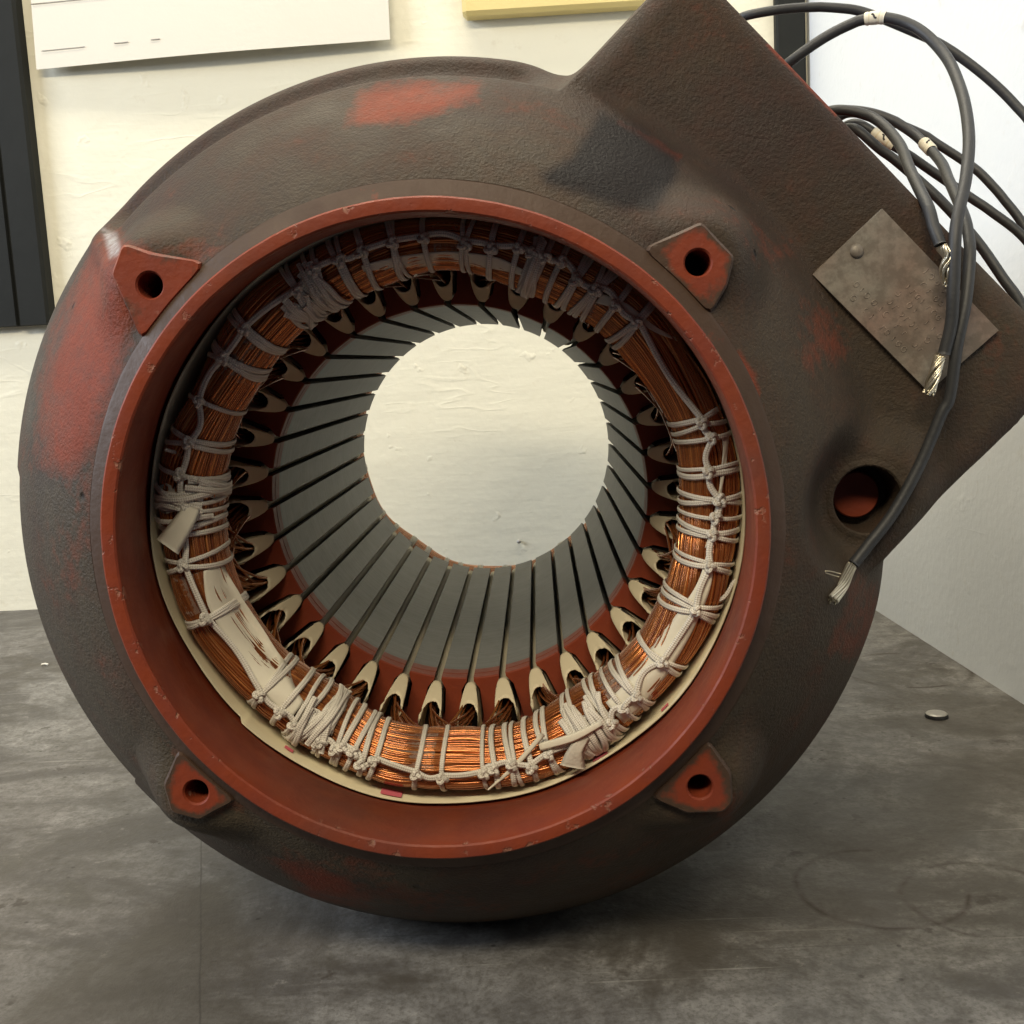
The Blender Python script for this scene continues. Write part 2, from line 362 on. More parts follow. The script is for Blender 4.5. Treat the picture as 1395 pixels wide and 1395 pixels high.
# drawing sheet pinned to the wall, its lower edge curling away
def paper():
    bl, br = unp(50, 95, WY-.012), unp(532, 55, WY-.012)
    nx, nz = 30, 14; V = []
    for i in range(nx):
        for j in range(nz):
            s, t = i/(nx-1), j/(nz-1)
            x = bl[0]+(br[0]-bl[0])*s+.004*t; z = bl[1]+(br[1]-bl[1])*s+t*.24
            lift = .010+.006*math.sin(s*2.6+.3)**2+.003*s
            V.append((x, WY-.002-lift*(1-.6*t), z+H))
    o = ob('drawing_sheet', mk('drawing_sheet', V, grid_faces(nx, nz), M['paper']))
    tag(o, 'white drawing sheet with thin ruled lines hanging loose on cream wall', 'paper')
    V = np.array(V).reshape(nx, nz, 3)
    def at(s, t):
        i = min(int(s*(nx-1)), nx-2); j = min(int(t*(nz-1)), nz-2); a, b = s*(nx-1)-i, t*(nz-1)-j
        return ((V[i, j]*(1-a)+V[i+1, j]*a)*(1-b)+(V[i, j+1]*(1-a)+V[i+1, j+1]*a)*b)+np.array([0, -.0009, 0])
    def line(s0, t0, s1, t1, wd):
        P = [at(s0+(s1-s0)*k/16, t0+(t1-t0)*k/16) for k in range(17)]
        v, f, u = tube(P, wd, .0001, nrm=[(0, -1, 0)]*17, sides=4); ob('ruled_line', mk('ruled_line', v, f, M['pencil'], u), o)
    T0 = .262
    line(.0, T0, 1, T0, .0006); line(.14, T0, .14, .5, .0005); line(.02, .072, .145, .072, .0005)
    line(.23, .074, .27, .074, .0007); line(.335, .074, .36, .074, .0007)
paper()
# pale wooden batten
x0, z0 = unp(630, 22, WY-.02); x1, _ = unp(880, 8, WY-.02)
me = boxm(x0, .165, WY-.022, WY, z0+H, z0+H+.12, .004); me.materials.append(M['wood'])
tag(ob('wooden_batten', me), 'pale yellow wooden batten high on the cream wall beside the drawing sheet', 'batten')
# a nail in the wall, seen through the bore
nx_, nz_ = unp(707, 737, WY)
v, f = lathe([(0, 0), (.0018, .0003), (.0022, .001), (.0012, .0018), (.0011, .006)], 16)
o = ob('wall_nail', mk('wall_nail', v, f, M['zinc']), loc=(nx_, WY-.005, nz_+H)); tag(o, 'small dull nail head in cream wall seen through the bore', 'nail')
# zinc cap lying on the bench by the white wall
a = np.linspace(0, 2*np.pi, 48, endpoint=False)
rows = [(0, .0030), (.0050, .0030), (.0060, .0027), (.0066, .0021), (.0070, .0008), (.0071, 0)]
V = [(r*(1+(.02*(k % 2) if r > .0062 else 0))*math.cos(t), r*(1+(.02*(k % 2) if r > .0062 else 0))*math.sin(t), z) for k, t in enumerate(a) for r, z in rows]
capme = mk('metal_cap', V, grid_faces(48, len(rows), True), mats=[M['zinc'], M['ink']], smooth=False)
capme.polygons.foreach_set('material_index', np.array([1 if (i % 5) >= 3 else 0 for i in range(len(capme.polygons))], np.int32))
o = ob('metal_cap', capme, loc=(.2822, .3188, .0003)); tag(o, 'small round pale metal cap lying on the stained bench near white wall', 'cap')
v, f, u = join([tube(spline([(-.003, 0, .0012), (0, .0006, .0016), (.003, 0, .001)], 8), .0012, .0008, sides=6)])
o = ob('paint_flake', mk('paint_flake', v, f, M['paper']), loc=(-.4007, .5521, 0)); tag(o, 'tiny white paint flake on the bench', 'flake')

# ------------------------------------------------------------------ the motor stator
root = bpy.data.objects.new('motor_stator', None); scn.collection.objects.link(root); root.location = (0, .25, 0)
tag(root, 'open electric motor stator in brown and red cast housing with copper winding, lying on bench', 'motor')
PL = (0, -.25, H)              # parts are modelled in the axis frame
def part(name, me, parent=root):
    return ob(name, me, parent, PL if parent is root else (0, 0, 0))

# ---- cast housing with terminal box: one continuous surface in polar form, split into two parts
BA = math.radians(42.6); EU = (math.cos(BA), math.sin(BA)); EV = (math.sin(BA), -math.cos(BA))
UM, V0, V1 = .2131, -.0838, .1345
def sd_box(x, z):
    u = x*EU[0]+z*EU[1]; v = x*EV[0]+z*EV[1]
    rc = np.where(v > .03, .036, .018)
    qx = np.abs(u-UM/2)-UM/2+rc; qy = np.abs(v-(V0+V1)/2)-(V1-V0)/2+rc
    return np.hypot(np.maximum(qx, 0), np.maximum(qy, 0))+np.minimum(np.maximum(qx, qy), 0)-rc
def R_circ(th):
    d = np.degrees(th) % 360
    r = np.full_like(d, .1805)
    r = np.where((d > 73) & (d < 171.5), .1780, r)
    r = np.where((d <= 77) | (d > 352), .1752+.0028*sstep(71, 77, np.where(d > 300, 0, d)), r)
    r = r-.0032*sstep(171.2, 171.9, d)*(1-sstep(172, 218, d)*.15)*(d < 230)*(d >= 171.2)*0
    mid = (d >= 171.5) & (d < 217.5)
    r = np.where(mid, .1735-.0045*((d-171.5)/46)**2, r)
    return r
def R_circ_s(th):              # smoothed so the steps are cast, not cut
    f_ = lambda a: np.mean([R_circ(th+q) for q in np.radians(np.linspace(-a, a, 9))], 0)
    d = np.degrees(th) % 360; return np.where((d > 120) & (d < 300), f_(.45), f_(1.3))
NTH, NR = 1440, 84
th = np.linspace(0, 2*np.pi, NTH, endpoint=False)
def sd_all(x, z):
    r = np.hypot(x, z); sc = r-R_circ_s(np.arctan2(z, x)); sb = sd_box(x, z); k = .010
    h = np.clip(.5+.5*(sb-sc)/k, 0, 1); return sb*(1-h)+sc*h-k*h*(1-h)
lo = np.full(NTH, .10); hi = np.full(NTH, .40)
for _ in range(40):
    m = (lo+hi)/2; ins = sd_all(m*np.cos(th), m*np.sin(th)) < 0
    lo = np.where(ins, m, lo); hi = np.where(ins, hi, m)
RO = lo
R_IN = .1200
LUGS = [math.radians(a) for a in (134.9, 43.4, -136.2, -46.7)]
YBX = .0550; HOLE = unp(1182, 681, .0488)
def y_face(x, z):
    r = np.hypot(x, z); t = np.arctan2(z, x); d = np.degrees(t) % 360
    q = r-R_IN
    sq = q/.0605; yc = .0075+.0725*(.50*sq+.50*sq*sq)
    topw = sstep(70, 78, d)*(1-sstep(133, 139, d))
    yc = yc+topw*.0125*sstep(.1635, .1655, r)*(1-.75*sstep(.1665, .178, r))
    ridge = np.exp(-((d-138.0)/2.2)**2)*sstep(.140, .150, r)*(1-sstep(.170, .178, r))
    yc = yc-.006*ridge
    for la in LUGS[1:]:
        dd = np.abs((t-la+np.pi) % (2*np.pi)-np.pi); yc = yc-.004*np.exp(-(np.degrees(dd)/4)**2)*sstep(.13, .14, r)*(1-sstep(.150, .165, r))
    for la, hr_ in zip(LUGS, (.1277, .1277, .1261, .1283)):      # the casting rises to meet each bolt lug
        dl = np.hypot(x-(hr_+.001)*math.cos(la), z-(hr_+.001)*math.sin(la)); wl = 1-sstep(.0105, .030, dl); yc = yc-np.maximum(yc-.0095, 0)*wl*.93
    sb = sd_box(x, z); yp = YBX+np.maximum(sb+.004, 0)*4
    k = .007; h = np.clip(.5+.5*(yp-yc)/k, 0, 1); y = yp*(1-h)+yc*h-k*h*(1-h)
    # a raised curb next to the dark patch
    fl = 1-sstep(.0165, .034, np.hypot(x-HOLE[0], z-HOLE[1])); y = y*(1-fl)+.0488*fl      # boss round the conduit hole
    e = -sd_all(x, z); rho = .0045+.0085*(1-sstep(.0, .022, sb)); ee = np.clip(rho-e, 0, rho)
    y = y+rho-np.sqrt(np.maximum(rho**2-ee**2, 0))
    return y
s = np.linspace(0, 1, NR); tt = 1-(1-s)**1.7
Rg = R_IN+(RO[:, None]-.00002-R_IN)*tt[None]
X = Rg*np.cos(th)[:, None]; Z = Rg*np.sin(th)[:, None]; Yg = y_face(X, Z)
ye = Yg[:, -1]
rows_r = [Rg]; rows_y = [Yg]
isbox = RO > .182
YB = .255
for k in range(1, 9):          # sides
    f = k/8; rows_r.append(RO[:, None]); rows_y.append((ye+(YB-ye)*f)[:, None])
RB = np.minimum(RO, .172)
rows_r += [RB[:, None], RB[:, None], (RB*0+.150)[:, None], (RB*0+.128)[:, None], (RB*0+.128)[:, None]]
rows_y += [np.full((NTH, 1), YB+.004), np.full((NTH, 1), .470), np.full((NTH, 1), .520), np.full((NTH, 1), .525), np.full((NTH, 1), .44)]
RR = np.hstack(rows_r); YY = np.hstack(rows_y); nrow = RR.shape[1]
HV = np.stack([RR*np.cos(th)[:, None], YY, RR*np.sin(th)[:, None]], -1).reshape(-1, 3)
HF = grid_faces(NTH, nrow, True, False, flip=False)
cen = HV[HF].mean(1)
# openings: lug holes, the conduit hole and the open top of the terminal box
keep = np.ones(len(HF), bool)
LR = .1277
for la in LUGS: keep &= ~((np.hypot(cen[:, 0]-LR*math.cos(la), cen[:, 2]-LR*math.sin(la)) < .0062) & (cen[:, 1] < .09))
hx, hz = HOLE; HR = .0128
dh = np.hypot(cen[:, 0]-hx, cen[:, 2]-hz); keep &= ~((dh < HR+.0006) & (cen[:, 1] < .12))
cu = cen[:, 0]*EU[0]+cen[:, 2]*EU[1]; cv = cen[:, 0]*EV[0]+cen[:, 2]*EV[1]
keep &= ~((cu > UM-.003) & (cv > V0+.022) & (cv < V1-.036) & (cen[:, 1] > .088) & (cen[:, 1] < .235))
# paint masks (R red primer showing, G dark paint, B pale window glint painted on the upper left edge); shapes read off the photograph, stored on the surface
def polymask(px, py, poly, soft):
    poly = np.asarray(poly, float); n = len(poly); d = np.full(px.shape, 1e9); ins = np.zeros(px.shape, bool)
    for i in range(n):
        a, b = poly[i], poly[(i+1) % n]; e = b-a; wv = np.stack([px-a[0], py-a[1]], -1)
        t = np.clip((wv@e)/(e@e), 0, 1); d = np.minimum(d, np.hypot(wv[:, 0]-t*e[0], wv[:, 1]-t*e[1]))
        c = ((a[1] > py) != (b[1] > py)) & (px < (b[0]-a[0])*(py-a[1])/(b[1]-a[1]+1e-9)+a[0]); ins ^= c
    return sstep(-soft, soft, np.where(ins, d, -d))
hp, hq = to_px(HV)
front = HV[:, 1] < .13
red = np.zeros(len(HV)); drk = np.zeros(len(HV)); glint = np.zeros(len(HV))
for poly, soft, am in (
    ([(468, 170), (490, 128), (560, 112), (655, 112), (650, 132), (600, 155), (520, 172)], 18, .95),
    ([(150, 318), (205, 350), (225, 430), (180, 450), (160, 520), (128, 600), (100, 655), (55, 640), (52, 560), (80, 440), (110, 370)], 30, .9),
    ([(255, 330), (300, 340), (270, 365), (215, 345)], 20, .5),
    ([(375, 1170), (470, 1190), (520, 1235), (420, 1225)], 24, .9),
    ([(1005, 478), (1028, 510), (1040, 570), (1030, 560)], 6, 1.),
    ([(1150, 775), (1200, 790), (1195, 850), (1165, 910), (1125, 880), (1140, 820)], 20, .42),
    ([(1080, 410), (1140, 420), (1160, 480), (1100, 500)], 30, .55),
    ([(1300, 430), (1380, 440), (1360, 520)], 30, .35),
    ([(1055, 50), (1150, 146), (1138, 158), (1045, 62)], 6, 1.3),
    ([(210, 1000), (260, 1010), (330, 1100), (290, 1130)], 22, .55),
    ([(930, 1090), (1010, 1080), (990, 1120)], 18, .5),
    ([(840, 160), (930, 212), (925, 222), (838, 170)], 4, .7),
    ([(380, 1150), (560, 1195), (640, 1235), (470, 1235)], 40, .5),
    ([(60, 640), (140, 600), (150, 760), (90, 800)], 45, .34),
    ([(1010, 300), (1075, 330), (1060, 400), (1015, 380)], 40, .3),
    ([(640, 1170), (900, 1140), (880, 1200), (700, 1220)], 40, .15)):
    red = np.maximum(red, polymask(hp, hq, poly, soft)*am*front)
drk = polymask(hp, hq, [(818, 152), (868, 172), (926, 212), (922, 240), (893, 288), (850, 285), (742, 250), (738, 238), (778, 214), (800, 180)], 11)*front
glint = polymask(hp, hq, [(140, 312), (158, 318), (165, 345), (150, 352)], 5)*front*.9  # painted highlight where the ridge by the upper left lug reflects the window
gr = np.hypot(HV[:, 0], HV[:, 2])
col = np.stack([red, drk, glint], 1)
# smooth normals of the whole casting, so that the split leaves no seam
fn = np.cross(HV[HF[:, 2]]-HV[HF[:, 0]], HV[HF[:, 3]]-HV[HF[:, 1]])
vn = np.zeros_like(HV)
for k in range(4): np.add.at(vn, HF[:, k], fn)
vn /= np.linalg.norm(vn, axis=1)[:, None]+1e-15
if (vn[front & (gr < .16)][:, 1]).mean() > 0: HF = HF[:, ::-1]; vn = -vn
boxmask = (sd_box(cen[:, 0], cen[:, 2]) < .002) & (np.hypot(cen[:, 0], cen[:, 2]) > .1765) & (cen[:, 1] < YB+.01)
def sub(name, sel):
    idx = np.unique(HF[sel]); mp = np.full(len(HV), -1); mp[idx] = np.arange(len(idx))
    me = mk(name, HV[idx], mp[HF[sel]], M['cast'], col=col[idx])
    me.normals_split_custom_set_from_vertices(vn[idx].tolist()); return me
housing = part('housing', sub('housing', keep & ~boxmask)); tbox = part('terminal_box', sub('terminal_box', keep & boxmask))
tbox['label'] = 'square brown cast terminal box, its open side facing up, with a metal name plate'
# cavity of the terminal box
def uvy(u, v, y): return (u*EU[0]+v*EV[0], y, u*EU[1]+v*EV[1])
c8 = [uvy(u, v, y) for u in (.150, UM-.0035) for v in (V0+.021, V1-.035) for y in (.087, .236)]
ob('box_cavity', mk('box_cavity', c8, [[0, 1, 3, 2], [0, 4, 5, 1], [2, 3, 7, 6], [0, 2, 6, 4], [1, 5, 7, 3]], M['red'], smooth=False), tbox)
# conduit hole: lip, bore, bottom
a = np.linspace(0, 2*np.pi, 64, endpoint=False)
yh = float(y_face(np.array([hx]), np.array([hz]))[0])-.0003
rows = [(HR+.0034, yh+.0006), (HR+.0022, yh), (HR+.0006, yh), (HR, yh+.0006), (HR-.0002, yh+.020), (.0088, yh+.0205)]
V = np.array([(hx+r*np.cos(t), y, hz+r*np.sin(t)) for t in a for r, y in rows])
ob('conduit_hole', mk('conduit_hole', V, grid_faces(64, len(rows), True), M['cast'], col=np.zeros((len(V), 3)), sharp=40), tbox)
rows = [(.0092, yh+.0202), (.0091, yh+.0165), (.0086, yh+.0160), (0, yh+.0160)]
V = np.array([(hx+r*np.cos(t), y, hz+r*np.sin(t)) for t in a for r, y in rows])
ob('plug', mk('plug', V, grid_faces(64, 4, True), M['red'], col=np.zeros((len(V), 3)), sharp=30), tbox)['label'] = 'dark red plug at the bottom of the conduit hole'

# name plate
NPx = [(1202, 284), (1107, 374), (1265, 534), (1361, 450)]
NPY = min(float(y_face(*[np.array([q]) for q in unp(u, v, .051)])[0]) for u, v in NPx[:3])-.0002
NP = [np.array(P3(u, v, NPY)) for u, v in NPx]; print('plate y', NPY)
V = []; nb = 0
for dy, ins in ((.0022, 0), (.0003, 0), (0, .03)):
    cc = sum(NP)/4
    for p in NP: V.append(p+(cc-p)*ins*.12+np.array([0, dy, 0]))
plate = part('name_plate', mk('name_plate', V, [[8, 9, 10, 11]]+[[k*4+i, k*4+(i+1) % 4, k*4+4+(i+1) % 4, k*4+4+i] for k in (0, 1) for i in range(4)], M['plate'], smooth=False))
plate['label'] = 'dull stamped metal name plate riveted to the box'
def rivet(px, py):
    v, f = lathe([(0, -.0014), (.0013, -.0013), (.0022, -.0009), (.0026, -.0003), (.0027, .0008)], 20)
    x, z = unp(px, py, NPY); ob('rivet', mk('rivet', v+np.array([x, NPY, z]), f, M['plate']), plate)
rivet(1167, 342)
e1 = (NP[2]-NP[1])/np.linalg.norm(NP[2]-NP[1]); e2 = (NP[0]-NP[1])/np.linalg.norm(NP[0]-NP[1])
L1 = np.linalg.norm(NP[2]-NP[1]); L2 = np.linalg.norm(NP[0]-NP[1]); marks = []
for rw_ in range(7):
    q = .0045+rw_*(L2-.009)/6; p = .011+rng.uniform(0, .004)
    while p < L1-.012:
        if rng.random() < .78 and not (p < .026 and q > .012):
            c = NP[1]+e1*p+e2*q+np.array([0, .0000, 0]); k = rng.integers(0, 4); sz = rng.uniform(.0008, .0012)
            if k < 2:
                a0 = rng.uniform(0, 6.28); sp = 6.0 if k == 0 else rng.uniform(2.5, 4.5); tq = np.linspace(a0, a0+sp, 12)
                pts = [c+e1*sz*.75*math.cos(t)+e2*sz*math.sin(t) for t in tq]
            elif k == 2: pts = [c-e2*sz, c, c+e2*sz]
            else: pts = [c-e2*sz-e1*sz*.5, c+e2*sz*.8-e1*sz*.2, c+e2*sz*.7+e1*sz*.7]
            marks.append(tube(pts, .00017, .00026, sides=5))
        p += rng.uniform(.0024, .0038)
v, f, u = join(marks); o = ob('stamped_marks', mk('stamped_marks', v, f, M['plate'], u), plate); o['kind'] = 'stuff'

# ---- spigot ring: red machined rim and the inside wall behind it
prof = [(.1220, .0092), (.1203, .0078), (.1190, .0068), (.1150, .0058), (.1138, .0050), (.1137, .0040), (.1136, .0007), (.1130, .0001), (.1112, 0), (.1091, .0002), (.1085, .0008), (.1082, .003), (.1092, .02), (.1130, .042), (.1166, .053), (.1180, .127)]
v, f = lathe(prof, 540, .00028)
k = np.tile(np.arange(len(prof)), 540); pc = np.zeros((len(v), 3)); pc[:, 0] = (k < 5)*.9
pc[:, 2] = ((k == 7) | (k == 9) | (k == 10))*.8+((k == 6) | (k == 8))*.3
part('spigot_ring', mk('spigot_ring', v, f, M['red'], col=pc, sharp=25))['label'] = 'chipped red painted rim around the winding'

# ---- four bolt lugs
def lug(la, hr, pts, fade):
    yf = .0062; n = 72; a = np.linspace(0, 2*np.pi, n, endpoint=False)
    poly = np.array([(r-hr, t) for r, t in pts])
    def rad(t):
        d = np.array([math.cos(t), math.sin(t)]); best = 1
        for i in range(len(poly)):
            p, q = poly[i], poly[(i+1) % len(poly)]; e = q-p; den = d[0]*e[1]-d[1]*e[0]
            if abs(den) < 1e-12: continue
            s_ = (p[0]*e[1]-p[1]*e[0])/den; w_ = (p[0]*d[1]-p[1]*d[0])/den
            if s_ > 0 and -1e-6 <= w_ <= 1+1e-6: best = min(best, s_)
        return best
    Rr = np.array([rad(t) for t in a]); Rr = (np.roll(Rr, 1)+Rr*2+np.roll(Rr, -1))/4
    HH = .0043
    rows = [(lambda i: HH, .032), (lambda i: HH, yf+.0008), (lambda i: HH+.0006, yf), (lambda i: (HH+Rr[i])/2, yf), (lambda i: Rr[i]-.0009, yf), (lambda i: Rr[i], yf+.0012), (lambda i: Rr[i]+.0015, yf+.045)]
    V = []; er = np.array([math.cos(la), 0, math.sin(la)]); et = np.array([-math.sin(la), 0, math.cos(la)])
    for i in range(n):
        for fn_, y in rows:
            r = fn_(i); V.append(er*(hr+r*math.cos(a[i]))+et*(r*math.sin(a[i]))+np.array([0, y, 0]))
    V = np.array(V); pc = np.zeros((len(V), 3)); k = np.tile(np.arange(len(rows)), n); pc[:, 2] = ((k == 4) | (k == 5))*.25+(k == 1)*.9; pc[:, 0] = (k == 6)*.9+(k == 5)*fade+(k == 4)*fade*.9+(k == 3)*fade*.45
    o = part('mounting_lug', mk('mounting_lug', V, grid_faces(n, len(rows), True), M['red'], col=pc, sharp=28))
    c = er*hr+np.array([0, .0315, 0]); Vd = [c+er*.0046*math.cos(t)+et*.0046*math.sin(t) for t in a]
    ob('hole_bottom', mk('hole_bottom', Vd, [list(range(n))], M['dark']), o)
lug(LUGS[0], LR, [(.1185, -.0185), (.1346, -.0085), (.1435, -.0045), (.1400, .006), (.1185, .0160)], .35)
lug(LUGS[1], LR, [(.1185, -.0150), (.1290, -.0125), (.1375, -.0075), (.1380, .0085), (.1290, .0122), (.1185, .0165)], .75)
lug(LUGS[2], LR-.0016, [(.1185, -.0150), (.1325, -.0105), (.1385, -.0015), (.1335, .0080), (.1185, .0125)], .85)
lug(LUGS[3], LR+.0006, [(.1185, -.0150), (.1320, -.0105), (.1412, -.0010), (.1410, .004), (.1325, .0115), (.1185, .0140)], .9)

# ---- laminated core: back iron, 36 teeth, 36 slot liners
YC0, YC1 = .127, .398
core = part('stator_core', mk('stator_core', *lathe([(.128, YC1), (.1085, YC1), (.1085, YC0), (.1275, YC0), (.1275, YC0+.05)], 180)[:2], M['red']))
def tooth_mesh():
    half = lambda deg, r: (r*math.cos(math.radians(deg)), r*math.sin(math.radians(deg)))
    oc = [(3.93, .0850), (3.93, .0866), (2.30, .0908), (1.95, .1085)]
    arc = [half(d, .085) for d in np.linspace(-3.93, 3.93, 7)]
    pr_ = arc+[half(d, r) for d, r in oc[1:]]+[half(-d, r) for d, r in oc[:0:-1]]
    n = len(pr_); ys = [YC0, YC0+.0006, YC0+.0062, YC0+.0068, YC0+.0074, YC0+.014, YC1]
    scl = [.9995, 1, 1, 1.004, 1, 1, 1]; V = []
    for y, sc in zip(ys, scl):
        for i, (r, t) in enumerate(pr_):
            k = sc if i < 7 else 1; V.append((r*k+(.0006 if y == ys[0] and i < 7 else 0), y, t))
    Fc = []; mi = []
    for j in range(len(ys)-1):
        for i in range(n): Fc.append([j*n+i, j*n+(i+1) % n, (j+1)*n+(i+1) % n, (j+1)*n+i]); mi.append(0 if j < 5 else 1)
    Fc += [list(range(n))[::-1], [(len(ys)-1)*n+i for i in range(n)]]; mi += [0, 1]
    return mk('tooth', V, Fc, mats=[M['red'], M['steel']], midx=mi, smooth=False)
tm = tooth_mesh()
for k in range(36): ob('tooth', tm, core, rot=(0, -math.radians(k*10+5), 0))
def liner_mesh(seed):
    g = np.random.default_rng(seed); V = []; skew = g.uniform(-.0006, .0006); fl = g.uniform(.92, 1.12); cut = g.uniform(-.0012, .0012); asym = g.uniform(-.003, .003)
    wq = np.concatenate([np.linspace(-1, -.5, 9)[:-1], np.linspace(-.5, .5, 17), np.linspace(.5, 1, 9)[1:]]); n = len(wq)
    rows = [('in', YC1+.009), ('in', YC1-.004), ('in', .20), ('in', YC0+.003), ('out', .02), ('out', .15), ('out', .35), ('out', .6), ('out', .82), ('out', 1.)]
    for kind, y in rows:
        for w_ in wq:
            q = min(1, abs(w_)/.5); m = max(0, (abs(w_)-.5)/.5); sg = math.copysign(1, w_) if w_ else 0
            if kind == 'in':   # inside the slot: flat roof under the mouth, straight walls
                V.append((.0893+.0030*q**3+(.1075-.0923)*m, y, sg*(.0033*q+.0006*m))); continue
            f = y; hw = (.0014+.0034*f**.6)*fl
            rc_ = .0866+.0050*f; rs = rc_+.0005+.0042*f*f            # roof slopes outward and arches as it comes forward
            r = rc_+(rs-rc_)*q**2.6+(.1075-rs)*m; t = sg*(hw*q+(.0043-hw)*m)+skew*f
            edge = .0155+cut+(.0085*q**2.2+asym*.5*sg*q)*(1-m)+(.0085*(1-m*1.6))*(m > 0)
            if f == 1.: edge += .0004*g.normal()
            V.append((r, YC0-.0008-edge*f, t))
    return mk('slot_liner', V, grid_faces(len(rows), n), M['liner'])
lm = [liner_mesh(s_) for s_ in range(7)]
for k in range(36):
    o = ob('slot_liner', lm[(k*3+k//5) % 7], core, rot=(0, -math.radians(k*10+random.uniform(-.25, .25)), 0))
    sm = o.modifiers.new('thick', 'SOLIDIFY'); sm.thickness = .00045
# dark packing that fills each slot behind the liners
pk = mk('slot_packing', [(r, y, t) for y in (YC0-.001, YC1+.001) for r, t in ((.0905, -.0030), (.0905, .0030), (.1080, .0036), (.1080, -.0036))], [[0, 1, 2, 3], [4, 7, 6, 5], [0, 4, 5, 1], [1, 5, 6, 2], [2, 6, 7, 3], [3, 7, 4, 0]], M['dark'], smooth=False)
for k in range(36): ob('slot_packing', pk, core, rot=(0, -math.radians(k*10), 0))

# ---- winding: the laced end turns
RC, AR, YCN, AY = .1030, .0106, .0700, .0185
WSH = np.array([.0006, 0, .0012])          # the end turns sit slightly off the axis
def lump(t):                   # the hand-formed bundle is uneven: radius, thickness, depth
    return .0009*np.sin(4*t+1.2)+.0006*np.sin(9*t+.3), 1+.07*np.sin(6*t+2)+.05*np.sin(11*t+.7), .0014*np.sin(5*t+.5)+.0010*np.sin(12*t+2)
def bund(t, phi, s=1., yc=YCN, sg=1, rc=RC, groove=1.):
    """point on the bundle: t round the bore, phi round the section (90 deg = face towards the opening)"""
    ka, kb, kc = lump(t); dent = 1-.10*groove*np.exp(-((((phi-np.pi/2+.15*np.sin(3*t)+np.pi) % (2*np.pi))-np.pi)/.20)**2)
    r = rc+ka+AR*kb*s*np.sign(np.cos(phi))*np.abs(np.cos(phi))**.85; y = yc+sg*kc-sg*AY*s*dent*np.sign(np.sin(phi))*np.abs(np.sin(phi))**.85
    return np.stack([r*np.cos(t), y+0*t, r*np.sin(t)], -1)+(WSH if sg > 0 else 0)
def front(t, r, off=0.):       # a point on the face of the bundle at radius r
    ka, kb, kc = lump(t); c = min(.985, abs((r-RC-ka)/(AR*kb))); y = YCN+kc-AY*(1-c**2.35)**.425-off
    return np.array([r*math.cos(t), y, r*math.sin(t)])+WSH
YF = YCN-AY+.0015
def polw(u, v, y=None):        # photograph point -> angle and radius about the winding's own centre
    y = YF if y is None else y; x, z = unp(u, v, y); return math.atan2(z-WSH[2], x-WSH[0]), math.hypot(x-WSH[0], z-WSH[2])
wind = part('winding', mk('winding', *((lambda a, p: (bund(*np.meshgrid(a, p, indexing='ij'), .93).reshape(-1, 3), grid_faces(len(a), len(p), True, True)))(np.linspace(0, 2*np.pi, 240, endpoint=False), np.linspace(0, 2*np.pi, 24, endpoint=False))), M['copper'], shade=np.zeros(240*24)))
wind['label'] = 'ring of orange copper wire end turns laced with pale cord'
# loops of lacing: photograph point, strands, spread in degrees, pinch
LOOPS = [(955, 576, 2, 2.3), (968, 642, 2, 1.4), (972, 682, 2, 1.5), (965, 727, 2, 1.6), (960, 768, 2, 1.5), (945, 828, 3, 1.6), (906, 902, 2, 1.0), (850, 930, 2, 1.3),
 (808, 952, 2, 1.3), (770, 975, 2, 1.4), (737, 1000, 2, 1.2), (692, 1015, 2, 1.3), (656, 1022, 1, 0), (571, 1030, 1, 0), (515, 1020, 1, 0), (501, 1015, 1, 0), (488, 1010, 1, 0), (474, 1003, 1, 0),
 (452, 985, 2, 1.0), (418, 965, 2, 1.2), (372, 930, 2, 1.0), (262, 850, 2, .8), (272, 765, 2, 2.4), (273, 722, 2, 2.2), (262, 648, 1, 0), (268, 605, 2, 2.0), (330, 505, 3, 1.0),
 (300, 560, 1, 0), (352, 462, 2, 1.2), (395, 955, 1, 0), (466, 1000, 1, 0), (604, 1030, 1, 0), (669, 1020, 1, 0), (714, 1012, 1, 0), (829, 940, 1, 0), (955, 600, 1, 0), (970, 705, 1, 0), (500, 362, 1, 0), (580, 350, 1, 0), (668, 350, 1, 0), (757, 372, 1, 0), (835, 420, 1, 0), (258, 690, 2, 1.6),
 (405, 395, 2, 1.6), (437, 385, 2, 1.4), (470, 370, 2, 1.2), (540, 350, 2, .9), (633, 345, 2, 1.5), (704, 350, 1, 0), (722, 355, 1, 0), (738, 360, 1, 0), (780, 390, 2, 1.0), (808, 400, 3, 1.2), (865, 440, 2, 1.1)]
LT = [polw(p[0], p[1])[0] for p in LOOPS]
pinch = lambda t: 1-.035*sum(np.exp(-((((t-q+np.pi) % (2*np.pi))-np.pi)/.035)**2) for q in LT)
nt = 420; ta = np.linspace(0, 2*np.pi, nt, endpoint=False); pn = np.maximum(pinch(ta), .93)
Wv, Wf, Ws, b0 = [], [], [], 0
a5 = np.arange(5)*2*np.pi/5
lay = [(i/96*2*np.pi, 1.0) for i in range(96)]+[((i+.5)/60*2*np.pi, .955) for i in range(60)]
for i, (p0, sl) in enumerate(lay):
    amp = rng.normal()*.02
    drift = .22*np.sin(3*ta+.8+.3*math.sin(p0))+.12*np.sin(5*ta+2.1)+rng.normal()*.03*np.sin(ta*rng.integers(2, 6)+rng.uniform(0, 6))+.012*vnoise(nt, 18, 100+i)
    sc = sl*pn*(1+.007*vnoise(nt, 18, 900+i)+amp*.6)
    Pw = bund(ta, p0+drift, sc); v, f, _ = tube(Pw, .00060, closed=True, sides=6)
    Wv.append(v); Wf.append(np.asarray(f)+b0); b0 += len(v); Ws.append(np.full(len(v), np.clip(.55+.25*rng.normal(), .05, 1)))
